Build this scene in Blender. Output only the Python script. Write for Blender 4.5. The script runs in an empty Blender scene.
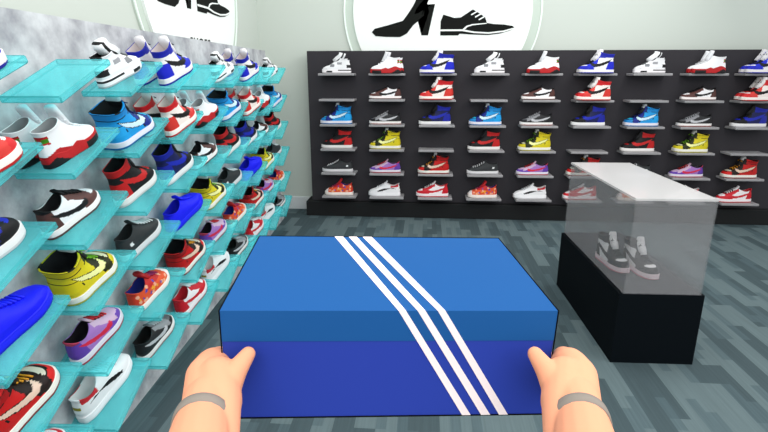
import bpy, bmesh, math, random
from mathutils import Vector, Matrix
S = bpy.context.scene
COL = S.collection
PI = math.pi
R = math.radians

# ------------------------------------------------------------------ camera
cam_d = bpy.data.cameras.new('camera'); cam = bpy.data.objects.new('camera', cam_d); COL.objects.link(cam)
CAM = Vector((0, 0, 1.5))
rt = Vector((0.9968, 0.0793, 0)).normalized()
fw = Vector((-0.0764, 0.9596, -0.2710)).normalized()
up = rt.cross(fw)
cam.matrix_world = Matrix(((rt.x, up.x, -fw.x, CAM.x), (rt.y, up.y, -fw.y, CAM.y), (rt.z, up.z, -fw.z, CAM.z), (0, 0, 0, 1)))
cam_d.sensor_width = 36; cam_d.lens = 508 / 768 * 36; cam_d.clip_start = .02
S.camera = cam

# ------------------------------------------------------------------ light and exposure
w = bpy.data.worlds.new('world'); S.world = w; w.use_nodes = True
w.node_tree.nodes['Background'].inputs[0].default_value = (.95, .985, 1, 1)
w.node_tree.nodes['Background'].inputs[1].default_value = 1.17
def area(name, loc, rot, sx, sy, power, col=(1, 1, 1)):
    d = bpy.data.lights.new(name, 'AREA'); d.shape = 'RECTANGLE'; d.size = sx; d.size_y = sy; d.energy = power; d.color = col
    o = bpy.data.objects.new(name, d); COL.objects.link(o); o.location = loc; o.rotation_euler = rot
    return o
area('overhead_fill', (1.0, 2.6, 3.6), (0, 0, 0), 3.5, 4.5, 22, (1, .98, .95))  # soft area light added high up, no fitting behind it
area('overhead_fill', (-.5, 2.4, 3.4), (0, 0, 0), 1.6, 5.5, 26, (1, .99, .97))  # fill added over the left aisle to lift the dark floor
area('overhead_fill', (2.4, 2.6, 3.2), (0, R(62), 0), 1.2, 4.5, 66, (1, .99, .97))  # added wash light tilted at the left display, not a real fixture
area('overhead_fill', (.6, -1.6, 3.2), (R(52), 0, 0), 3.5, 1.5, 70, (1, .98, .95))  # added area light behind the camera, facing into the room
S.view_settings.view_transform = 'Standard'; S.view_settings.look = 'None'
S.view_settings.exposure = 0.0; S.view_settings.gamma = 1; S.view_settings.use_curve_mapping = False
try: S.cycles.transparent_max_bounces = 32
except Exception: pass

# ------------------------------------------------------------------ helpers
def lin(c):
    r = []
    for v in c:
        v = v / 255
        r.append(v / 12.92 if v <= .04045 else ((v + .055) / 1.055) ** 2.4)
    return tuple(r)
def mat(name, rgb=None, rough=.6, spec=.3, vcol=False, noise=None, metal=0):
    m = bpy.data.materials.new(name); m.use_nodes = True
    nt = m.node_tree; b = nt.nodes['Principled BSDF']
    b.inputs['Roughness'].default_value = rough
    b.inputs['Specular IOR Level'].default_value = spec; b.inputs['Metallic'].default_value = metal
    if rgb: b.inputs['Base Color'].default_value = (*lin(rgb), 1)
    if vcol:
        a = nt.nodes.new('ShaderNodeAttribute'); a.attribute_name = 'paint'
        nt.links.new(a.outputs['Color'], b.inputs['Base Color'])
    if noise:
        c2, sc, detail = noise[:3]
        tc = nt.nodes.new('ShaderNodeTexCoord'); n = nt.nodes.new('ShaderNodeTexNoise')
        n.inputs['Scale'].default_value = sc; n.inputs['Detail'].default_value = detail; n.inputs['Roughness'].default_value = .6
        r = nt.nodes.new('ShaderNodeValToRGB'); r.color_ramp.elements[0].color = (*lin(rgb), 1); r.color_ramp.elements[1].color = (*lin(c2), 1)
        r.color_ramp.elements[0].position = .33; r.color_ramp.elements[1].position = .67
        nt.links.new(tc.outputs['Object'], n.inputs['Vector']); nt.links.new(n.outputs['Fac'], r.inputs['Fac'])
        nt.links.new(r.outputs['Color'], b.inputs['Base Color'])
    return m
def glass(name, rgb, alpha, tint=(255, 255, 255), rough=.2, spec=.2):
    m = bpy.data.materials.new(name); m.use_nodes = True; nt = m.node_tree
    b = nt.nodes['Principled BSDF']; b.inputs['Base Color'].default_value = (*lin(rgb), 1); b.inputs['Roughness'].default_value = rough
    b.inputs['Specular IOR Level'].default_value = spec
    t = nt.nodes.new('ShaderNodeBsdfTransparent'); t.inputs['Color'].default_value = (*lin(tint), 1)
    mx = nt.nodes.new('ShaderNodeMixShader'); mx.inputs[0].default_value = alpha
    nt.links.new(t.outputs[0], mx.inputs[1]); nt.links.new(b.outputs[0], mx.inputs[2])
    nt.links.new(mx.outputs[0], nt.nodes['Material Output'].inputs['Surface'])
    return m
def link(name, me, m, parent=None, smooth=False):
    o = bpy.data.objects.new(name, me); COL.objects.link(o)
    if m is not None:
        for mm in (m if isinstance(m, (list, tuple)) else [m]): me.materials.append(mm)
    if parent: o.parent = parent
    if smooth:
        for p in me.polygons: p.use_smooth = True
    return o
def tag(o, label=None, cat=None, group=None, kind=None):
    if label: o['label'] = label
    if cat: o['category'] = cat
    if group: o['group'] = group
    if kind: o['kind'] = kind
    return o
def thing(name, label, cat, loc=(0, 0, 0), rot=(0, 0, 0), group=None):
    o = bpy.data.objects.new(name, None); COL.objects.link(o); o.location = loc; o.rotation_euler = rot; o.empty_display_size = .05
    return tag(o, label, cat, group)
def box_me(name, x0, x1, y0, y1, z0, z1, bevel=0, seg=2):
    bm = bmesh.new()
    v = [bm.verts.new((x, y, z)) for x in (x0, x1) for y in (y0, y1) for z in (z0, z1)]
    for f in ((0, 1, 3, 2), (4, 6, 7, 5), (0, 4, 5, 1), (2, 3, 7, 6), (0, 2, 6, 4), (1, 5, 7, 3)): bm.faces.new([v[i] for i in f])
    bmesh.ops.recalc_face_normals(bm, faces=bm.faces)
    if bevel: bmesh.ops.bevel(bm, geom=bm.edges[:], offset=bevel, segments=seg, affect='EDGES', profile=.5)
    me = bpy.data.meshes.new(name); bm.to_mesh(me); bm.free(); return me
def box(name, x0, x1, y0, y1, z0, z1, m, parent=None, bevel=0, seg=2):
    return link(name, box_me(name, x0, x1, y0, y1, z0, z1, bevel, seg), m, parent)
def prism(name, pts, y0, y1, m, parent=None, plane='xz'):
    """polygon in a plane, extruded along the third axis"""
    bm = bmesh.new()
    def P(a, b, c): return (a, c, b) if plane == 'xz' else ((c, a, b) if plane == 'yz' else (a, b, c))
    A = [bm.verts.new(P(a, b, y0)) for a, b in pts]; B = [bm.verts.new(P(a, b, y1)) for a, b in pts]
    bm.faces.new(A); bm.faces.new(B[::-1]); n = len(pts)
    for i in range(n): bm.faces.new((A[i], B[i], B[(i + 1) % n], A[(i + 1) % n]))
    bmesh.ops.triangulate(bm, faces=[f for f in bm.faces if len(f.verts) > 4])
    bmesh.ops.recalc_face_normals(bm, faces=bm.faces)
    me = bpy.data.meshes.new(name); bm.to_mesh(me); bm.free(); return link(name, me, m, parent)
def disc_pts(r, n=96, cx=0, cz=0): return [(cx + r * math.cos(2 * PI * i / n), cz + r * math.sin(2 * PI * i / n)) for i in range(n)]

# ------------------------------------------------------------------ materials of the room
M = {}
M['wall'] = mat('pale_green_wall', (200, 207, 199), .9, .1)
M['baseboard'] = mat('grey_baseboard', (216, 220, 222), .6)
M['dark'] = mat('dark_display_panel', (54, 52, 56), .8, .15)
M['plinth'] = mat('black_plinth', (28, 29, 30), .7, .2)
M['back_shelf'] = glass('frosted_grey_shelf', (172, 170, 172), .72, rough=.3)
M['concrete'] = mat('light_concrete_panel', (146, 146, 152), .9, .1, noise=((206, 208, 210), 7, 10))
M['cyan'] = glass('cyan_glass_shelf', (136, 236, 242), .25, (190, 254, 255), .15)
M['cyan_edge'] = glass('cyan_glass_edge', (64, 166, 170), .66, (180, 245, 245), .15)
M['sign'] = mat('white_sign_face', (242, 246, 243), .7, .1)
M['ring'] = mat('white_sign_ring', (240, 250, 244), .5)
M['halo'] = mat('pale_sign_backing', (196, 208, 197), .6)
M['ink'] = mat('black_sign_print', (22, 24, 22), .8, .1)
M['case_base'] = mat('black_woven_base', (5, 11, 16), .75, .08)
M['case_top'] = mat('grey_speckled_deck', (62, 62, 66), .8, .1, noise=((88, 88, 92), 60, 3))
M['case_glass'] = glass('grey_case_glass', (158, 158, 160), .25, rough=.5, spec=0)
M['case_lid'] = glass('frosted_white_lid', (212, 210, 210), .62, rough=.25)
M['box_lid'] = mat('mid_blue_card', (27, 83, 144), .8, .1)
M['box_base'] = mat('deep_blue_card', (38, 60, 158), .7, .2)
M['stripe'] = mat('pale_stripe_print', (248, 232, 232), .6, .2)
M['edge'] = mat('black_outline', (8, 8, 10), .8, .05)  # colour of the drawn outline around the held box
M['skin'] = mat('peach_skin', (232, 160, 126), .8, .1)
M['band'] = mat('grey_wrist_band', (136, 128, 120), .8, .1)
M['paint'] = mat('painted_shoe_leather', None, .55, .25, vcol=True)

def floor_material():
    m = bpy.data.materials.new('carpet_tile_planks'); m.use_nodes = True; nt = m.node_tree; N = nt.nodes; L = nt.links
    b = N['Principled BSDF']; b.inputs['Roughness'].default_value = .85; b.inputs['Specular IOR Level'].default_value = .12
    tc = N.new('ShaderNodeTexCoord'); mp = N.new('ShaderNodeMapping'); mp.inputs['Rotation'].default_value = (0, 0, R(90))
    L.new(tc.outputs['Object'], mp.inputs['Vector'])
    def brick(w, h, off, freq, c1, c2, bias=0.0):
        t = N.new('ShaderNodeTexBrick'); t.offset = off; t.offset_frequency = freq
        t.inputs['Color1'].default_value = (*[c1] * 3, 1); t.inputs['Color2'].default_value = (*[c2] * 3, 1)
        t.inputs['Mortar'].default_value = (*[c1] * 3, 1); t.inputs['Mortar Size'].default_value = 0; t.inputs['Scale'].default_value = 1
        t.inputs['Brick Width'].default_value = w; t.inputs['Row Height'].default_value = h; t.inputs['Bias'].default_value = bias
        L.new(mp.outputs['Vector'], t.inputs['Vector']); return t
    a = brick(.47, .094, .37, 2, 0, 1); c = brick(.235, .047, .41, 3, 0, 1)
    ra = N.new('ShaderNodeValToRGB'); ra.color_ramp.interpolation = 'CONSTANT'
    e = ra.color_ramp.elements; e[0].color = (0, 0, 0, 1); e[1].position = .57; e[1].color = (1, 1, 1, 1)
    L.new(a.outputs['Color'], ra.inputs['Fac'])
    rc = N.new('ShaderNodeValToRGB'); rc.color_ramp.interpolation = 'CONSTANT'
    e = rc.color_ramp.elements; e[0].color = (0, 0, 0, 1); e[1].position = .72; e[1].color = (1, 1, 1, 1)
    L.new(c.outputs['Color'], rc.inputs['Fac'])
    st = N.new('ShaderNodeTexNoise'); mp2 = N.new('ShaderNodeMapping'); mp2.inputs['Scale'].default_value = (90, 2.5, 1)
    L.new(tc.outputs['Object'], mp2.inputs['Vector']); L.new(mp2.outputs['Vector'], st.inputs['Vector']); st.inputs['Scale'].default_value = 1
    m1 = N.new('ShaderNodeMix'); m1.data_type = 'RGBA'; m1.inputs['A'].default_value = (*lin((92, 107, 110)), 1); m1.inputs['B'].default_value = (*lin((66, 80, 84)), 1)
    L.new(ra.outputs['Color'], m1.inputs['Factor'])
    m2 = N.new('ShaderNodeMix'); m2.data_type = 'RGBA'; m2.inputs['B'].default_value = (*lin((76, 92, 97)), 1)
    mm = N.new('ShaderNodeMath'); mm.operation = 'MULTIPLY'; mm.inputs[1].default_value = .75
    L.new(rc.outputs['Color'], mm.inputs[0]); L.new(mm.outputs[0], m2.inputs['Factor']); L.new(m1.outputs['Result'], m2.inputs['A'])
    m3 = N.new('ShaderNodeMix'); m3.data_type = 'RGBA'; m3.blend_type = 'OVERLAY'; m3.inputs['Factor'].default_value = .22
    L.new(m2.outputs['Result'], m3.inputs['A']); L.new(st.outputs['Fac'], m3.inputs['B']); L.new(m3.outputs['Result'], b.inputs['Base Color'])
    return m
M['floor'] = floor_material()

# ------------------------------------------------------------------ the room
WX, WY = -1.77, 5.55
tag(box('floor', WX - .1, 6, -2.5, WY + .1, -.05, 0, M['floor']), kind='structure')
tag(box('wall_back', WX - .1, 6, WY, WY + .1, 0, 3.4, M['wall']), kind='structure')
tag(box('wall_left', WX - .1, WX, -2.5, WY, 0, 3.4, M['wall']), kind='structure')
tag(box('baseboard_back', WX, 6, WY - .015, WY, 0, .145, M['baseboard'], bevel=.004), kind='structure')
tag(box('baseboard_left', WX, WX + .015, -2.5, WY - .016, 0, .145, M['baseboard'], bevel=.004), kind='structure')

# round wall signs: the pump, the lace-up shoe and the word beneath, in sign coordinates
def px(c): return [((-.566 + (x / 3.49 + 340 - 372) * .01017) - .145, (2.209 - y / 3.49 * .0095) - 2.10) for x, y in c]
PUMP = px([(112, 112), (122, 100), (160, 90), (195, 86), (222, 72), (240, 47), (258, 18), (272, -12), (300, -42), (318, -56), (334, -60), (338, -40), (336, -25), (322, -30), (300, -8), (280, 14), (266, 34), (262, 50), (275, 46), (300, 30), (332, 15), (310, 124), (287, 124), (312, 42), (285, 62), (258, 88), (235, 118), (212, 130), (160, 129), (125, 126)])
LACEUP = px([(354, 104), (353, 75), (362, 52), (380, 60), (400, 64), (422, 62), (442, 52), (462, 35), (482, 47), (505, 62), (512, 82), (535, 86), (570, 88), (600, 93), (610, 101), (590, 110), (560, 119), (520, 124), (480, 123), (420, 119), (415, 125), (353, 125)])
WELT = px([(353, 104), (430, 104), (470, 112), (520, 115), (570, 109), (609, 98), (611, 102), (572, 114), (520, 120), (468, 117), (428, 110), (353, 110)])
CAPLINE = px([(430, 103), (442, 92), (462, 86), (511, 82), (512, 85), (464, 90), (446, 96), (437, 105)])
def sign(loc, rotz, k, label, ringlabel):
    t = thing('wall_sign', label, 'sign', loc, (0, 0, rotz))
    sc = lambda pts: [(a * k, b * k) for a, b in pts]
    prism('backing', disc_pts(1.0 * k, 96), -.012, 0, M['halo'], t)
    # ring and face
    bm = bmesh.new(); n = 96; rings = []
    for r, y in ((1.0 * k, -.012), (1.0 * k, -.02), (.985 * k, -.02), (.985 * k, -.012)):
        rings.append([bm.verts.new((r * math.cos(2 * PI * i / n), y, r * math.sin(2 * PI * i / n))) for i in range(n)])
    for q in range(4):
        A, B = rings[q], rings[(q + 1) % 4]
        for i in range(n): bm.faces.new((A[i], A[(i + 1) % n], B[(i + 1) % n], B[i]))
    bmesh.ops.recalc_face_normals(bm, faces=bm.faces)
    me = bpy.data.meshes.new('ring'); bm.to_mesh(me); bm.free(); link('ring', me, M['ring'], t)
    prism('face', disc_pts(.9 * k, 96), -.03, -.012, M['sign'], t)
    prism('pump_icon', sc(PUMP), -.034, -.03, M['ink'], t)
    ic = prism('lace_up_icon', sc(LACEUP), -.034, -.03, M['ink'], t)
    prism('welt_line', sc(WELT), -.036, -.034, M['sign'], ic); prism('cap_line', sc(CAPLINE), -.036, -.034, M['sign'], ic)
    for x, y in ((470, 46), (484, 54), (497, 63)):
        p = px([(x - 14, y + 6), (x + 8, y - 7), (x + 10, y - 3), (x - 12, y + 10)])
        prism('lace_line', sc(p), -.036, -.034, M['sign'], ic)
    cu = bpy.data.curves.new('lettering', 'FONT'); cu.body = 'SHOES'; cu.size = .125 * k; cu.extrude = .002; cu.align_x = 'CENTER'; cu.space_character = 1.15
    to = bpy.data.objects.new('tmp', cu); COL.objects.link(to)
    me = bpy.data.meshes.new_from_object(to.evaluated_get(bpy.context.evaluated_depsgraph_get())); bpy.data.objects.remove(to)
    me.materials.clear(); l = link('lettering', me, M['ink'], t); l.rotation_euler = (PI / 2, 0, 0); l.location = (0, -.032, -.535 * k)
    return t
sign((.145, WY, 2.10), 0, 1.0, 'large round white sign with black pump and lace-up shoe above the dark display wall', '')
sign((WX, 4.015, 2.16), R(90), .9, 'round white shoe sign on the left wall above the pale concrete display', '')

# ------------------------------------------------------------------ dark display wall at the back
BX0, BXN = -1.212, 3.9
bd = thing('display_wall', 'long dark display wall with rows of small grey shelves along the back', 'display', (0, 5.42, 0))
box('back_panel', BX0, BXN, -.08, .08, .16, 1.715, M['dark'], bd)
box('plinth', BX0 - .055, BXN, -.15, .1, 0, .16, M['plinth'], bd, bevel=.006)
BCX = lambda c: -.888 + .5035 * c
BZ = lambda r: 1.497 - .2495 * r        # top face of the shelf
shelf_me = box_me('shelf', -.179, .179, -.095, .095, -.022, 0, .004, 1); shelf_me.materials.append(M['back_shelf'])
for r in range(6):
    for c in range(9):
        o = bpy.data.objects.new('shelf', shelf_me); COL.objects.link(o); o.parent = bd; o.location = (BCX(c), -.175, BZ(r))

# ------------------------------------------------------------------ pale display wall on the left, with cyan glass shelves
LA = math.atan(.053)                     # its turn against the room
LROT = PI / 2 + LA
Lx = lambda y: -1.224 - .053 * y
def Lw(s, off, z):
    """point on the left display: s metres along it from its near reference, off metres out of its face"""
    y = 1.0 + s * math.cos(LA); x = -1.224 - .053 - s * math.sin(LA)
    return Vector((x + off * math.cos(LA), y + off * math.sin(LA), z))
ld = thing('display_wall', 'pale concrete display wall with sloping cyan glass shelves on the left', 'display', Lw(0, 0, 0), (0, 0, LROT))
# local x along the wall, local y out of the back of it (away from the room)
prism('concrete_panel', [(-.012, 0), (.12, 0), (.13, 1.71), (.09, 1.71)], -1.2, 4.16, M['concrete'], ld, plane='yz')
TILT = R(21)
LS = lambda c: .515 + .427 * (c - 1)     # near end of the shelf in column c
LZ = lambda r: 1.43 - .243 * r
SL = .335
lsh = box_me('shelf', 0, SL, -.178, .02, -.024, 0, .0045, 1); lsh.materials.append(M['cyan']); lsh.materials.append(M['cyan_edge'])
for p in lsh.polygons:
    if max(abs(c) for c in p.normal) < .95: p.material_index = 1
for r in range(6):
    for c in range(9):
        o = bpy.data.objects.new('shelf', lsh); COL.objects.link(o); o.parent = ld; o.location = (LS(c), -.002, LZ(r)); o.rotation_euler = (0, -TILT, 0)

# ------------------------------------------------------------------ shoes
def interp(tab, v):
    if v <= tab[0][0]: return tab[0][1]
    for (a, x), (b, y) in zip(tab, tab[1:]):
        if v <= b: 
            t = (v - a) / (b - a)
            return x + (y - x) * t
    return tab[-1][1]
def inpoly(x, y, P):
    c = False; j = len(P) - 1
    for i in range(len(P)):
        if (P[i][1] > y) != (P[j][1] > y) and x < (P[j][0] - P[i][0]) * (y - P[i][1]) / (P[j][1] - P[i][1]) + P[i][0]: c = not c
        j = i
    return c
FOOT = [(0, .118), (.1, .128), (.3, .122), (.45, .13), (.6, .152), (.72, .168), (.85, .165), (1, .15)]
# outline families: front and back profile knots (v, x) (v, z), width factor per level
FORMS = {
 'high': dict(f=[(0, .985, .09), (.08, .985, .13), (.17, .955, .175), (.28, .88, .215), (.40, .76, .25), (.52, .65, .30), (.66, .54, .39), (.82, .50, .50), (1, .48, .61)],
              b=[(0, .02, .09), (.17, .0, .17), (.40, .02, .28), (.66, .05, .38), (.82, .035, .46), (1, .015, .535)],
              w=[(0, 1), (.2, 1.0), (.4, .96), (.66, .90), (.85, .90), (1, .98)], dip=.03, sole=.09),
 'mid':  dict(f=[(0, .985, .10), (.08, .985, .14), (.17, .955, .185), (.28, .88, .225), (.40, .76, .26), (.52, .65, .32), (.66, .56, .39), (.82, .50, .46), (1, .46, .52)],
              b=[(0, .02, .10), (.17, .0, .17), (.40, .02, .27), (.66, .055, .36), (.82, .05, .42), (1, .03, .49)],
              w=[(0, 1), (.2, 1.0), (.4, .92), (.66, .86), (.85, .84), (1, .90)], dip=.03, sole=.11),
 'low':  dict(f=[(0, .985, .08), (.1, .985, .115), (.2, .955, .15), (.34, .88, .185), (.5, .76, .22), (.66, .64, .265), (.83, .53, .325), (1, .45, .365)],
              b=[(0, .02, .08), (.2, .0, .15), (.5, .02, .23), (.8, .045, .30), (1, .03, .355)],
              w=[(0, 1), (.25, 1.0), (.5, .94), (.8, .86), (1, .84)], dip=.075, sole=.08),
 'slim': dict(f=[(0, .985, .075), (.1, .985, .10), (.2, .955, .13), (.34, .88, .16), (.5, .76, .19), (.66, .62, .235), (.83, .51, .295), (1, .43, .335)],
              b=[(0, .02, .075), (.2, .005, .14), (.5, .02, .2), (.8, .045, .26), (1, .03, .30)],
              w=[(0, .98), (.25, .98), (.5, .9), (.8, .76), (1, .72)], dip=.05, sole=.075),
}
NU = 96
def ringpt(xb, xf, u, wf, yws, p_toe=.5, p_heel=.5):
    """u in 0..1 around, 0 at the heel"""
    a = 2 * PI * u; t = (1 - math.cos(a)) / 2; x = xb + (xf - xb) * t
    s = abs(math.sin(a)); p = p_toe if t > .5 else p_heel
    yw = yws[0] + (yws[1] - yws[0]) * min(1, max(0, x / .6))
    y = interp(FOOT, x) * wf * yw * (s ** (p * 1.25))
    return x, (y if math.sin(a) >= 0 else -y), t
def build_rings(rings, closed_bottom=True, closed_top=False):
    bm = bmesh.new(); V = [[bm.verts.new(p) for p in r] for r in rings]; n = len(V[0])
    for A, B in zip(V, V[1:]):
        for i in range(n): bm.faces.new((A[i], A[(i + 1) % n], B[(i + 1) % n], B[i]))
    if closed_bottom: bm.faces.new(V[0][::-1])
    if closed_top: bm.faces.new(V[-1])
    return bm
def finish(bm, name, scale, colfn=None, rgb=None, m=None):
    bmesh.ops.triangulate(bm, faces=[f for f in bm.faces if len(f.verts) > 4])
    bmesh.ops.recalc_face_normals(bm, faces=bm.faces)
    me = bpy.data.meshes.new(name); bm.to_mesh(me); bm.free()
    at = me.color_attributes.new('paint', 'FLOAT_COLOR', 'CORNER')
    cache = {}
    for p in me.polygons:
        if colfn:
            c = colfn(*p.center)
        else: c = rgb
        if c not in cache: cache[c] = (*lin(c), 1)
        for li in p.loop_indices: at.data[li].color = cache[c]
        p.use_smooth = True
    me.transform(Matrix.Scale(scale, 4))
    me.materials.append(M['paint'])
    return me
def tube_bm(bm, pts, r, n=6):
    prev = None
    P = [Vector(p) for p in pts]
    for i, p in enumerate(P):
        d = (P[min(i + 1, len(P) - 1)] - P[max(i - 1, 0)]).normalized()
        a = d.orthogonal().normalized(); b = d.cross(a)
        if prev is not None:
            pa = prev[1]; a = (pa - d * pa.dot(d)).normalized(); b = d.cross(a)
        ring = [bm.verts.new(p + (a * math.cos(2 * PI * k / n) + b * math.sin(2 * PI * k / n)) * r) for k in range(n)]
        if prev is None: bm.faces.new(ring[::-1])
        else:
            for k in range(n): bm.faces.new((prev[0][k], prev[0][(k + 1) % n], ring[(k + 1) % n], ring[k]))
        prev = (ring, a)
    bm.faces.new(prev[0])

SWOOSH = [(.08, .38), (.18, .275), (.32, .205), (.48, .165), (.60, .165), (.67, .20), (.685, .25), (.65, .29), (.60, .265), (.55, .245), (.45, .25), (.30, .295)]
def sw(form):
    if form == 'high': return [(x + .02, z + .015) for x, z in SWOOSH]
    return [(x, .08 + (z - .18) * .72 + .045) for x, z in SWOOSH]
HIGHISH = ('high',)
def sneaker_id(form, x, z, ay, Pz):
    """which panel of a basketball style sneaker a point lies on"""
    d = Pz(x) - z
    hi = form == 'high'
    if .42 < x < .76 and d < (.055 if form == 'high' else .035) and ay < .06: return 'throat'
    if inpoly(x, z, sw(form)) and ay > .03: return 'swoosh'
    if .42 < x < .80 and d < (.185 if form == 'high' else .085) and ay < .16: return 'eyestay'
    tl = interp([(0, .0), (.58, .10), (.66, .20 if hi else .17), (.76, .22 if hi else .185), (.86, .21 if hi else .165), (.93, .20 if hi else .16), (1, .20 if hi else .16)], x)
    if x > .60 and z < tl: return 'toe'
    if x > .70: return 'toe_box'
    if hi:
        if z > .53: return 'collar'
        if z > .43 and x < .47: return 'ankle'
        if x < .26 - (z - .1) * .3 and z < .33: return 'heel'
    else:
        if z > .30 and x < .12: return 'collar'
        if x < .20 - (z - .1) * .35: return 'heel'
    return 'quarter'
def make_shoe(name, kind, form, pal, L=.322, zs=1.0, yh=None, yw=1.0, tongue=None, laces=5, idf=None, ink=False, soleid=None, extra=None):
    F = FORMS[form]
    fx = [(a, b) for a, b, c in F['f']]; fz = [(a, c) for a, b, c in F['f']]; bx = [(a, b) for a, b, c in F['b']]; bz = [(a, c) for a, b, c in F['b']]
    prof = sorted([(b, c) for a, b, c in F['f']])
    Pz = lambda x: interp(prof, x)
    get = idf or (lambda x, z, ay: sneaker_id(form, x, z, ay, Pz))
    def colfn(x, y, z):
        ay = abs(y) / yw
        k = get(x, z, ay)
        if ink:
            for dx, dz in ((.011, 0), (0, .011)):
                if (dz or x > .1) and get(x + dx, z + dz, ay) != k: return (14, 13, 12)
        c = pal.get(k, pal['quarter'])
        return c
    def ring(v, inset=0, zoff=0):
        xb, xf = interp(bx, v) + inset, interp(fx, v) - inset; wf = interp(F['w'], v)
        out = []
        pt = .42 + .25 * min(1, v * 1.3)
        for i in range(NU):
            x, y, t = ringpt(xb, xf, i / NU, wf, (yh or yw, yw), pt, .5)
            if inset: y *= 1 - inset * 6
            zb, zf = interp(bz, v), interp(fz, v)
            z = zb + (zf - zb) * t ** 1.3
            z -= F['dip'] * math.sin(PI * t) * max(0, (v - .6) / .4) ** 1.5
            out.append((x, y, z + zoff))
        return out
    NR = 34
    rings = [ring(i / NR) for i in range(NR + 1)]
    rings.append([(x, y, z + .004) for x, y, z in ring(1, .006)])
    rings.append(ring(1, .018, 0))
    parts = []
    parts.append(('upper', finish(build_rings(rings), 'upper', L, colfn)))
    # lining: from the inner edge of the collar down to the insole
    lr = [ring(1, .018, -.001), ring(.95, .022, -.01)]
    for q, zz in ((.5, .6), (0, .15)):
        a = ring(1, .03); b = ring(.35, .06)
        lr.append([(p[0] * .84 + .05, p[1] * .80, F['sole'] + .02 + (p[2] - F['sole']) * q) for p in a])
    parts.append(('lining', finish(build_rings(lr, closed_bottom=False, closed_top=True), 'lining', L, None, pal['lining'])))
    # sole
    h = F['sole']; sr = []
    lv = [(0, .985), (.004, 1.0), (.25, 1.02), (.5, 1.03), (.75, 1.03), (.96, 1.02), (1.0, .99)]
    lv = [(0, .97)] + [(q / 14, 1.0 + .035 * math.sin(PI * min(1, q / 14 + .15))) for q in range(15)]
    for q, k in lv:
        rr = []
        for i in range(NU):
            x, y, t = ringpt(-.008 * k, 1.0 + .004 * k, i / NU, k * 1.03, (yh or yw, yw), .40, .46)
            toe = max(0, (x - .8) / .2) ** 2 * .02 * (1 - q * .3)
            zz = h * 1.12 * q
            if extra == 'wave': zz += (.05 * max(0, 1 - abs(x - .12) / .16) + .05 * max(0, 1 - abs(x - .5) / .14)) * q
            rr.append((x, y, zz + toe))
        sr.append(rr)
    sr.append([(p[0] * .9 + .05, p[1] * .8, p[2]) for p in sr[-1]])
    def scol(x, y, z):
        if soleid:
            k = soleid(x, z, abs(y) / yw)
            return pal.get(k, pal['sole'])
        return pal['outsole'] if z < h * .32 else (pal.get('soleline', pal['sole']) if ink and z > h * .98 else pal['sole'])
    parts.append(('sole', finish(build_rings(sr, closed_top=True), 'sole', L, scol)))
    # tongue
    if tongue:
        pts, tw, th = tongue
        bm = bmesh.new(); prev = None
        for j, (x, z) in enumerate(pts):
            a = pts[max(0, j - 1)]; b = pts[min(len(pts) - 1, j + 1)]
            d = Vector((b[0] - a[0], 0, b[1] - a[1])).normalized(); n = Vector((-d.z, 0, d.x))
            if n.x < 0: n = -n
            ww = tw * yw * (.75 if j == 0 else (.82 if j == len(pts) - 1 else 1))
            ring_ = []
            for q in range(12):
                an = 2 * PI * q / 12; cy = math.copysign(abs(math.cos(an)) ** .6, math.cos(an)) * ww; cn = math.sin(an) * th
                v = Vector((x, cy, z)) + n * (cn - (abs(cy) / max(ww, .001)) ** 2 * .018)
                ring_.append(bm.verts.new(v))
            if prev:
                for q in range(12): bm.faces.new((prev[q], prev[(q + 1) % 12], ring_[(q + 1) % 12], ring_[q]))
            else: bm.faces.new(ring_[::-1])
            prev = ring_
        bm.faces.new(prev)
        back = sorted((z, x) for x, z in pts)
        def tcol(x, y, z):
            if 'tongue_back' in pal and x < interp(back, z) - .012:
                return pal['tongue_tip'] if abs(y) < tw * .8 and z < pts[-1][1] - .05 else pal['tongue_back']
            return pal.get('tongue_tip', pal['tongue']) if z > pts[-1][1] - .085 else pal['tongue']
        parts.append(('tongue', finish(bm, 'tongue', L, tcol)))
    if laces:
        bm = bmesh.new()
        x0, x1 = (.47, .80) if name == 'canvas' else (.50, .72)
        for i in range(laces):
            x = x0 + (x1 - x0) * i / max(1, laces - 1)
            z = Pz(x) + .018; hw = (.095 if kind == 'plain' else .07) * yw
            tube_bm(bm, [(x + .012, -hw, z - .022), (x, -hw * .55, z), (x - .008, 0, z + .004), (x, hw * .55, z), (x + .012, hw, z - .026)], .0105 if name == 'canvas' else .0125, 6)
        # bow
        z = Pz(x0) + .02
        if kind != 'plain' and form == 'high':
            tube_bm(bm, [(x0, 0, z), (x0 + .01, .04 * yw, z + .02), (x0 + .05, .075 * yw, z - .01), (x0 + .03, .03 * yw, z - .005), (x0, 0, z)], .008, 5)
            tube_bm(bm, [(x0, 0, z), (x0 + .01, -.04 * yw, z + .02), (x0 + .05, -.075 * yw, z - .01), (x0 + .03, -.03 * yw, z - .005), (x0, 0, z)], .008, 5)
        parts.append(('laces', finish(bm, 'laces', L, None, pal['lace'])))
    if zs != 1:
        for nm, me in parts: me.transform(Matrix.Diagonal((1, 1, zs, 1)))
    return parts

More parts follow.
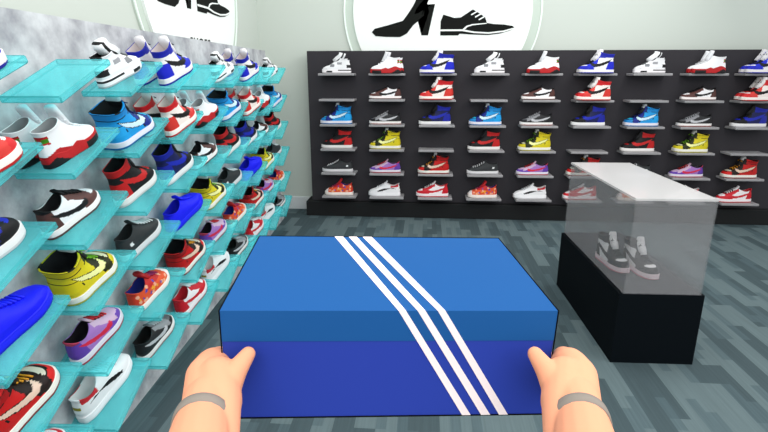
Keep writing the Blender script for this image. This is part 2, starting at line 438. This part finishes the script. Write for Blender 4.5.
HT = ([(.60, .35), (.53, .44), (.465, .53), (.425, .60), (.415, .665)], .085, .058)
HTs = ([(.60, .35), (.54, .44), (.475, .53), (.445, .60), (.45, .65)], .075, .05)
LT = ([(.62, .25), (.54, .305), (.46, .365), (.41, .42)], .065, .016)
WH = (232, 230, 230)
SHOES = {}
def jpal(**k):
    d = dict(quarter=WH, toe_box=WH, toe=WH, swoosh=(20, 20, 20), heel=WH, ankle=WH, collar=WH, eyestay=WH, throat=(30, 30, 30), sole=(235, 232, 230), outsole=(120, 120, 120),
             tongue=(220, 220, 220), lace=(30, 30, 30), lining=(22, 22, 24)); d.update(k); return d
BL = (22, 21, 23)
SHOES['royal'] = make_shoe('royal', 'j', 'high', jpal(toe=(22, 32, 178), heel=(25, 36, 190), ankle=(25, 35, 160), collar=(22, 30, 150), eyestay=(30, 44, 190), sole=(226, 222, 224), outsole=(28, 34, 150),
    lining=(196, 186, 186), lace=(24, 26, 40), tongue=(225, 222, 226)), tongue=HT)
SHOES['chicago'] = make_shoe('chicago', 'j', 'high', jpal(toe=(206, 38, 42), heel=(206, 52, 44), ankle=(196, 28, 34), collar=(186, 24, 30), eyestay=(210, 60, 54), quarter=(238, 226, 220), outsole=(190, 40, 40),
    lining=(205, 192, 186), lace=(30, 26, 26), sole=(238, 228, 222), tongue=(230, 226, 224)), tongue=HT)
SHOES['unc'] = make_shoe('unc', 'j', 'high', jpal(toe=(30, 128, 196), quarter=(28, 146, 214), heel=(32, 156, 222), ankle=(26, 130, 200), collar=(24, 140, 214), toe_box=(40, 190, 226), swoosh=(200, 226, 240),
    eyestay=(24, 42, 130), throat=(18, 26, 60), outsole=(30, 100, 160), sole=(214, 212, 222), tongue=(26, 26, 28), tongue_tip=(190, 196, 200), lace=(26, 30, 90)), yw=1.4, yh=1.75, tongue=HTs, ink=True)
SHOES['yellow'] = make_shoe('yellow', 'j', 'high', jpal(toe=(206, 190, 30), quarter=(212, 196, 34), heel=(210, 192, 26), ankle=(206, 186, 22), collar=(212, 194, 30), toe_box=(222, 218, 180), swoosh=(236, 236, 160),
    eyestay=(40, 44, 18), throat=(24, 24, 20), outsole=(170, 160, 60), sole=(226, 224, 214), tongue=(26, 26, 26), tongue_tip=(196, 196, 190), lace=(110, 170, 30)), yw=1.4, yh=1.75, tongue=HTs, ink=True)
SHOES['redblack'] = make_shoe('redblack', 'j', 'high', jpal(toe=(204, 30, 28), quarter=(190, 24, 24), heel=(186, 24, 24), ankle=(160, 18, 20), collar=(196, 22, 24), toe_box=(214, 206, 186), swoosh=(222, 190, 170),
    eyestay=(34, 22, 20), throat=(20, 18, 18), outsole=(140, 30, 26), sole=(226, 222, 214), tongue=(24, 22, 22), tongue_tip=(196, 196, 196), lace=(214, 140, 30)), yw=1.3, yh=1.6, tongue=HTs, ink=True)
SHOES['bred'] = make_shoe('bred', 'j', 'high', jpal(toe=BL, quarter=BL, heel=(184, 26, 28), ankle=(178, 26, 28), collar=(186, 28, 30), toe_box=(176, 26, 28), swoosh=(190, 34, 34), eyestay=BL, sole=(226, 222, 220),
    outsole=(200, 196, 194), tongue=BL, lace=BL), tongue=HTs)
SHOES['royalblack'] = make_shoe('royalblack', 'j', 'high', jpal(toe=BL, quarter=(20, 26, 80), heel=(24, 34, 150), ankle=(24, 34, 150), collar=(26, 36, 160), toe_box=(28, 44, 190), swoosh=(26, 40, 170), eyestay=BL, sole=(226, 224, 224),
    outsole=(200, 198, 200), tongue=BL, lace=BL), tongue=HTs)
SHOES['blackwhite'] = make_shoe('blackwhite', 'j', 'high', jpal(toe=(38, 32, 34), quarter=(236, 234, 236), heel=(40, 34, 36), ankle=(42, 36, 38), collar=(40, 36, 38), toe_box=(240, 236, 238), swoosh=(40, 34, 36), eyestay=(44, 38, 40),
    sole=(236, 214, 220), outsole=(222, 130, 150), tongue=(232, 230, 232), lace=(30, 28, 30), lining=(60, 50, 52)), tongue=HTs, L=.30)
# retro mid, white and black with a tall lined tongue
def j4(x, z, ay):
    if .46 < x < .76 and ay < .05 and z > .27: return 'throat'
    if x < .14 and .17 < z < .27: return 'black'
    if x < .10 and z > .43: return 'black'
    if .56 < x < .70 and .20 < z < .30 and ay > .07: return 'mesh'
    if x > .8 and z < .15: return 'grey'
    if .30 < x < .46 and .28 < z < .36: return 'wing'
    return 'quarter'
def j4s(x, z, ay):
    if x < .42 and .075 < z < .11: return 'black'
    if .62 < x < .84 and .03 < z < .075: return 'black'
    return 'outsole' if z < .025 else 'sole'
SHOES['retro'] = make_shoe('retro', 'j', 'mid', dict(quarter=(228, 228, 230), throat=(70, 72, 72), black=BL, mesh=(120, 122, 126), grey=(200, 200, 204), wing=(150, 150, 154), sole=(232, 228, 230), outsole=(180, 176, 178),
    tongue=(226, 226, 228), tongue_tip=(238, 240, 242), tongue_back=(20, 20, 20), lace=(90, 92, 94), lining=(20, 20, 20)), L=.29, idf=j4, soleid=j4s,
    tongue=([(.56, .36), (.46, .45), (.35, .53), (.30, .60), (.285, .665)], .10, .115))
def j13(x, z, ay):
    if .31 < z < .42 and x < .12:
        return 'green' if (abs(z - .365) < .025 and .03 < ay < .085) else 'red'
    if z < .22 - abs(x - .18) * .35 and x < .6: return 'red'
    if x > .55 and z < .125: return 'red'
    return 'quarter'
def j13s(x, z, ay):
    if z < .13 - abs(x - .1) * .6 and x < .3: return 'black'
    if z < .09 and .62 < x < .93: return 'black'
    return 'red'
SHOES['thirteen'] = make_shoe('thirteen', 'plain', 'mid', dict(quarter=(236, 236, 238), red=(178, 28, 32), green=(60, 130, 20), black=BL, sole=(178, 28, 32), outsole=BL, tongue=(226, 226, 230), lace=(236, 236, 238), lining=(150, 150, 152)),
    L=.30, idf=j13, soleid=j13s, extra='wave', laces=4, tongue=([(.60, .36), (.55, .45), (.51, .54), (.48, .61), (.465, .67)], .085, .05))
def low(**k): return jpal(**k)
SHOES['brown'] = make_shoe('brown', 'j', 'low', jpal(toe=(92, 58, 54), heel=(84, 52, 48), collar=BL, eyestay=(92, 58, 54), quarter=(238, 236, 238), toe_box=(238, 236, 238), swoosh=BL, outsole=(90, 60, 56), sole=(238, 230, 228),
    tongue=BL, lace=BL), tongue=LT)
SHOES['greylow'] = make_shoe('greylow', 'j', 'low', jpal(toe=(30, 30, 32), heel=(30, 30, 32), collar=BL, eyestay=(140, 140, 144), quarter=(42, 42, 44), toe_box=(96, 96, 100), swoosh=(190, 190, 194), outsole=(150, 90, 84), sole=(226, 222, 220),
    tongue=(110, 110, 114), lace=(180, 180, 184), lining=(14, 14, 14)), tongue=LT)
SHOES['purple'] = make_shoe('purple', 'j', 'low', jpal(toe=(104, 66, 168), heel=(96, 60, 160), collar=(190, 60, 90), eyestay=(200, 170, 196), quarter=(158, 112, 184), toe_box=(206, 172, 204), swoosh=(206, 40, 70), outsole=(170, 40, 60),
    sole=(216, 210, 220), tongue=(206, 170, 190), lace=(196, 40, 50), lining=(18, 14, 20)), tongue=LT)
SHOES['reddunk'] = make_shoe('reddunk', 'j', 'low', jpal(toe=(202, 30, 44), heel=(200, 28, 42), collar=(204, 36, 48), eyestay=(204, 40, 52), quarter=(240, 232, 234), toe_box=(240, 234, 236), swoosh=(204, 34, 46), outsole=(190, 60, 66),
    sole=(236, 226, 228), tongue=(236, 230, 232), lace=(240, 236, 236), lining=(196, 40, 50)), tongue=LT, L=.335, zs=1.15)
FORMSTRIP = [(.12, .20), (.30, .21), (.45, .175), (.58, .14), (.70, .125), (.72, .15), (.62, .185), (.50, .215), (.38, .22), (.22, .225)]
def pumaid(x, z, ay):
    if inpoly(x, z, FORMSTRIP): return 'strip'
    if x < .30 and z > .265 - x * .10: return 'red' if x > .06 else 'quarter'
    if x < .05 and abs(z - .22) < .02 and ay < .05: return 'gold'
    return 'quarter'
SHOES['strip'] = make_shoe('strip', 'plain', 'low', dict(quarter=(238, 236, 238), strip=BL, red=(196, 40, 50), gold=(150, 140, 40), sole=(240, 238, 240), outsole=(226, 224, 226), tongue=(240, 240, 242), lace=(236, 238, 240), lining=(226, 220, 220)),
    idf=pumaid, tongue=LT, L=.335, zs=1.12)
def canvas(x, z, ay):
    if x > .84: return 'cap'
    if .14 < x < .20 and .15 < z < .20 : return 'label'
    if .44 < x < .78 and ay < .05: return 'throat'
    return 'quarter'
SHOES['canvas'] = make_shoe('canvas', 'plain', 'slim', dict(quarter=(48, 50, 52), cap=(52, 54, 56), label=(225, 225, 225), throat=(34, 35, 36), sole=(214, 212, 214), outsole=(180, 178, 180), tongue=(48, 50, 52), lace=(226, 226, 228), lining=(30, 31, 32)),
    idf=canvas, laces=6, tongue=([(.62, .22), (.52, .29), (.44, .345), (.40, .39)], .06, .014), L=.32, zs=1.15)
random.seed(4)
DOTS = [(random.uniform(.05, .8), random.uniform(.1, .34)) for _ in range(34)]
def runner(x, z, ay):
    if x > .86: return 'white'
    for i, (a, b) in enumerate(DOTS):
        if (x - a) ** 2 + (z - b) ** 2 < (.02 if i % 3 else .03) ** 2: return ('dot', 'blue', 'gold')[i % 3]
    if x < .08: return 'heel'
    if .45 < x < .8 and ay < .06: return 'red'
    return 'quarter' if (z < .22 or x < .3) else 'red'
SHOES['runner'] = make_shoe('runner', 'j', 'low', dict(quarter=(222, 82, 44), red=(196, 42, 40), dot=(240, 170, 140), blue=(60, 70, 170), gold=(236, 160, 50), heel=(206, 60, 40), white=(236, 228, 226), sole=(240, 228, 220), outsole=(226, 214, 206),
    tongue=(190, 36, 40), lace=(150, 40, 90), lining=(24, 34, 110)), idf=runner, yw=1.15, L=.30, zs=1.22, tongue=([(.60, .27), (.50, .34), (.43, .42), (.40, .47)], .085, .04))
SHOES['blue'] = make_shoe('blue', 'j', 'slim', dict(quarter=(20, 24, 232), sole=(26, 30, 226), outsole=(20, 24, 200), tongue=(24, 28, 236), lace=(30, 34, 240), lining=(14, 18, 170)), idf=lambda x, z, ay: 'quarter', laces=6,
    tongue=([(.62, .22), (.52, .30), (.44, .36), (.40, .41)], .065, .02), yw=1.1, L=.34)
NAMES = {'royal': ('high_top_sneaker', 'royal blue white high-top'), 'chicago': ('high_top_sneaker', 'red white high-top'), 'unc': ('high_top_sneaker', 'sky blue high-top'), 'yellow': ('high_top_sneaker', 'yellow black high-top'),
         'redblack': ('high_top_sneaker', 'red cream high-top'), 'bred': ('high_top_sneaker', 'black red high-top'), 'royalblack': ('high_top_sneaker', 'black royal high-top'),
         'retro': ('mid_top_sneaker', 'white black mid-top'), 'thirteen': ('mid_top_sneaker', 'white red mid-top'), 'brown': ('low_top_sneaker', 'brown white low-top'), 'greylow': ('low_top_sneaker', 'grey black low-top'),
         'purple': ('low_top_sneaker', 'purple pink low-top'), 'reddunk': ('low_top_sneaker', 'red white low-top'), 'strip': ('low_top_sneaker', 'white black-striped low-top'), 'canvas': ('canvas_sneaker', 'black canvas sneaker'),
         'runner': ('running_shoe', 'orange red running shoe'), 'blue': ('low_top_sneaker', 'bright blue low-top'), 'blackwhite': ('high_top_sneaker', 'black white high-top')}
def place_shoe(k, loc, rot, label, group):
    t = thing(NAMES[k][0], label, 'shoe', loc, rot, group)
    for nm, me in SHOES[k]:
        o = bpy.data.objects.new(nm, me); COL.objects.link(o); o.parent = t
    return t
PAIRED = ('royal', 'chicago', 'thirteen')
ORD = ['first', 'second', 'third', 'fourth', 'fifth', 'sixth', 'seventh', 'eighth', 'ninth']
ROWN = ['top', 'second', 'third', 'fourth', 'fifth', 'bottom']
BACK = [['retro', 'thirteen', 'royal'], [None, 'brown', 'chicago'], ['unc', 'greylow', 'royalblack'], ['bred', 'yellow', None], ['canvas', 'purple', 'redblack'], ['runner', 'strip', 'reddunk']]
for r in range(6):
    for c in range(9):
        k = BACK[r][c % 3]
        if not k: continue
        base = f'{NAMES[k][1]} on {ROWN[r]} row of dark display, {ORD[c]} from left'
        L = .31
        ys = (5.343 - .058, 5.343 - .178) if k in PAIRED else (5.343 - .10,)
        for i, y in enumerate(ys):
            dx = .02 if (k in PAIRED and i == 0) else 0
            lab = base + ((', back one', ', front one')[i] if len(ys) > 1 else '')
            place_shoe(k, (BCX(c) + .14 + dx, y, BZ(r) + .001), (0, 0, PI), lab, 'sneakers on the dark display wall')
LSC = {'royal': (.80, .95, .92), 'chicago': (.78, .9, .9), 'thirteen': (.80, .92, .85), 'retro': (.88, .95, .84), 'unc': (.80, 1.05, .88), 'yellow': (.77, 1.05, .86), 'redblack': (.84, 1.05, .86),
       'bred': (.80, .98, .98), 'royalblack': (.82, .98, .98), 'brown': (.80, 1, .98), 'greylow': (.80, .98, .95), 'purple': (.81, 1, 1), 'reddunk': (.80, 1, .9), 'strip': (.88, 1.0, .95),
       'canvas': (.84, 1.05, 1), 'runner': (.86, 1.0, .85), 'blue': (.92, 1.0, 1.0)}
LEFT = [['royal', None, 'retro'], ['chicago', 'thirteen', 'unc'], ['royalblack', 'brown', 'bred'], ['blue', 'yellow', 'canvas'], ['redblack', 'purple', 'runner'], ['reddunk', 'strip', 'greylow']]
for r in range(6):
    for c in range(9):
        k = LEFT[r][c % 3]
        if not k: continue
        base = f'{NAMES[k][1]} on {ROWN[r]} row of pale display, {ORD[c]} from camera'
        offs = (-.012, .082) if k == 'thirteen' else ((-.008, .106) if k in PAIRED else (.040 if k in ('strip', 'canvas', 'brown') else .056,))
        for i, off in enumerate(offs):
            s0 = LS(c) + .026; p = Lw(s0 * 1, off, LZ(r) + (s0 - LS(c)) * math.tan(TILT) + .0012)
            lab = base + ((', wall side', ', aisle side')[i] if len(offs) > 1 else '')
            place_shoe(k, p, (Matrix.Rotation(LROT, 3, 'Z') @ Matrix.Rotation(-TILT, 3, 'Y') @ Matrix.Rotation(-R(8), 3, 'Z')).to_euler(), lab, 'sneakers on the pale display wall').scale = LSC[k]

# ------------------------------------------------------------------ glass show case on the right
cs = thing('display_case', 'glass display case on a black base standing on the carpet', 'display case', (1.222, 3.04, 0), (0, 0, R(1.6)))
CXW, CYW = .197, .525
box('base', -CXW - .018, CXW + .018, -CYW, CYW, 0, .40, M['case_base'], cs)
box('deck', -CXW + .001, CXW - .001, -CYW + .001, CYW - .001, .40, .404, M['case_top'], cs)
for nm, a in (('glass_pane', (-CXW, -CXW + .006, -CYW, CYW)), ('glass_pane', (CXW - .006, CXW, -CYW, CYW)), ('glass_pane', (-CXW + .0065, CXW - .0065, -CYW, -CYW + .006)), ('glass_pane', (-CXW + .0065, CXW - .0065, CYW - .006, CYW))):
    box(nm, *a, .4045, .896, M['case_glass'], cs)
box('lid', -CXW, CXW, -CYW, CYW, .8965, .908, M['case_lid'], cs)
place_shoe('blackwhite', (1.088, 3.07, .4055), (0, 0, R(-78)), 'black white high-top sneaker inside glass case, nearer the left pane', 'sneakers in the glass case')
place_shoe('blackwhite', (1.212, 2.985, .4055), (0, 0, R(-78)), 'black white high-top sneaker inside glass case, nearer its front', 'sneakers in the glass case')

# ------------------------------------------------------------------ shoe box held in front
BR = Matrix(((.990, -.136, .031), (.137, .990, -.015), (-.029, .019, .999))).to_4x4()
BR = BR.to_quaternion().to_matrix().to_4x4(); BT = Vector((-.03, .489, 1.258))
sb = thing('shoe_box', 'blue shoe box with three white diagonal stripes held in two hands', 'box', (0, 0, 0)); sb.matrix_world = Matrix.Translation(BT) @ BR
BW, BD, BH, LH = .18, .237, .132, .036
box('carton', -BW + .0008, BW - .0008, .0008, BD - .0008, -BH, -LH, M['box_base'], sb)
box('lid', -BW, BW, 0, BD, -LH, 0, M['box_lid'], sb)
def stripe(t0, t1, f0, f1, b0, b1):
    e = .0006
    bm = bmesh.new()
    q = [[(b0, BD - .0005, 0), (b1, BD - .0005, 0), (b1, BD - .0005, e), (b0, BD - .0005, e)], [(t0, 0, 0), (t1, 0, 0), (t1, -e, e), (t0, -e, e)], [(f0, 0, -BH + .0005), (f1, 0, -BH + .0005), (f1, -e, -BH + .0005), (f0, -e, -BH + .0005)]]
    V = [[bm.verts.new(p) for p in r] for r in q]
    for A, B in zip(V, V[1:]):
        for i in range(4): bm.faces.new((A[i], A[(i + 1) % 4], B[(i + 1) % 4], B[i]))
    bm.faces.new(V[0]); bm.faces.new(V[-1][::-1]); bmesh.ops.recalc_face_normals(bm, faces=bm.faces)
    me = bpy.data.meshes.new('stripe'); bm.to_mesh(me); bm.free(); link('stripe', me, M['stripe'], sb)
stripe(.0064, .0143, .0843, .0942, -.0691, -.0565)
stripe(.0268, .0350, .1063, .1168, -.0481, -.0362)
stripe(.0483, .0564, .1271, .1375, -.0272, -.0140)
e = .0008
def rod(a, b):
    bm = bmesh.new(); tube_bm(bm, [a, b], e, 6); me = bpy.data.meshes.new('box_outline'); bm.to_mesh(me); bm.free(); link('box_outline', me, M['edge'], sb)  # outline effect built as thin black rods, not part of the carton
rod((-BW, BD, 0), (BW, BD, 0)); rod((-BW, 0, 0), (-BW, BD, 0)); rod((BW, 0, 0), (BW, BD, 0))
rod((-BW, 0, 0), (-BW, 0, -BH)); rod((BW, 0, 0), (BW, 0, -BH)); rod((-BW, 0, -BH), (BW, 0, -BH))

# ------------------------------------------------------------------ the person's two hands
def unp(x, y, d): return CAM + (fw + rt * ((x - 384) / 508) + up * ((216 - y) / 508)) * d
def capsule(bm, a, b, ra, rb, n=16, k=6):
    a, b = Vector(a), Vector(b); d = (b - a); Ln = d.length; d.normalize(); u = d.orthogonal().normalized(); v = d.cross(u); rings = []
    for i in range(k + 1):
        t = -PI / 2 + PI / 2 * i / k; rings.append((a + d * ra * math.sin(t), ra * math.cos(t)))
    for i in range(k + 1):
        t = PI / 2 * i / k; rings.append((b + d * rb * math.sin(t), rb * math.cos(t)))
    prev = None
    for c, r in rings:
        r = max(r, 1e-4); ring = [bm.verts.new(c + (u * math.cos(2 * PI * q / n) + v * math.sin(2 * PI * q / n)) * r) for q in range(n)]
        if prev:
            for q in range(n): bm.faces.new((prev[q], prev[(q + 1) % n], ring[(q + 1) % n], ring[q]))
        else: bm.faces.new(ring[::-1])
        prev = ring
    bm.faces.new(prev)
def arm(mirror, root):
    X = lambda x: (783 - x) if mirror else x
    bm = bmesh.new()
    P = lambda x, y, d: unp(X(x), y, d + (.022 if not mirror else 0) * 0)
    sidepos = lambda x, y, d: P(x, y, d)
    # forearm, wrist, palm
    capsule(bm, P(192, 478, .37), P(201, 424, .455), .0275, .0240)
    capsule(bm, P(201, 424, .455), P(208, 400, .49), .0240, .0230)
    capsule(bm, P(220, 445, .44), P(221, 400, .488), .0165, .0195)
    capsule(bm, P(204, 404, .49), P(206, 376, .525), .021, .0205)
    capsule(bm, P(220, 404, .485), P(218, 378, .515), .021, .022)
    capsule(bm, P(206, 376, .525), P(214, 366, .545), .0205, .0200)
    capsule(bm, P(212, 368, .545), P(219, 358, .565), .0180, .0130)
    # thumb across the front of the box
    capsule(bm, P(224, 392, .50), P(236, 371, .512), .0162, .0115)
    capsule(bm, P(236, 371, .512), P(248, 354, .523), .0115, .0080)
    # four fingers along the side of the box and curling in under it
    sx = 1 if mirror else -1
    for i, (z, ln, r) in enumerate(((-.084, .075, .0100), (-.097, .085, .0105), (-.109, .08, .0100), (-.120, .066, .0090))):
        def B(x, y, zz): return Matrix.Translation(BT) @ BR @ Vector((sx * x, y, zz))
        k0 = P(212 + i * 1.2, 369 + i * 8, .545 - i * .006)
        k1 = B(BW + r + .003, .035, z); k2 = B(BW + r * .9, .035 + ln * .55, z - .006); k3 = B(BW + r * .9, .035 + ln, z - .012)
        capsule(bm, k0, k1, r * 1.15, r * 1.05, 12, 4); capsule(bm, k1, k2, r * 1.05, r, 12, 4); capsule(bm, k2, k3, r, r * .85, 12, 4)
    me = bpy.data.meshes.new('arm_raw'); bm.to_mesh(me); bm.free()
    tmp = bpy.data.objects.new('tmp', me); COL.objects.link(tmp)
    rm = tmp.modifiers.new('r', 'REMESH'); rm.mode = 'VOXEL'; rm.voxel_size = .0018
    sm = tmp.modifiers.new('s', 'SMOOTH'); sm.factor = .5; sm.iterations = 10
    bpy.context.view_layer.update()
    me2 = bpy.data.meshes.new_from_object(tmp.evaluated_get(bpy.context.evaluated_depsgraph_get())); bpy.data.objects.remove(tmp)
    me2.materials.clear(); o = link('arm', me2, M['skin'], root, smooth=True)
    # wrist band
    bm = bmesh.new(); c0, c1 = P(201, 424, .455), P(208, 400, .49); d = (c1 - c0).normalized(); c = c0 + d * .004
    u = d.orthogonal().normalized(); v = d.cross(u); n = 48; rr = []
    prof = ((.0235, -.0075), (.0252, -.007), (.0256, .0), (.0252, .0065), (.0232, .0075))
    for q in range(n):
        an = 2 * PI * q / n; rad = u * math.cos(an) + v * math.sin(an); rr.append([bm.verts.new(c + rad * r_ + d * h_) for r_, h_ in prof])
    for q in range(n):
        A, B_ = rr[q], rr[(q + 1) % n]
        for j in range(len(prof)): bm.faces.new((A[j], A[(j + 1) % len(prof)], B_[(j + 1) % len(prof)], B_[j]))
    bmesh.ops.recalc_face_normals(bm, faces=bm.faces)
    me = bpy.data.meshes.new('wrist_band'); bm.to_mesh(me); bm.free(); link('wrist_band', me, M['band'], o, smooth=True)
person = thing('person', 'person seen only as two bare hands with grey wrist bands gripping the blue box', 'person', (0, .3, 0))
person.location = (0, 0, 0)
arm(False, person); arm(True, person)
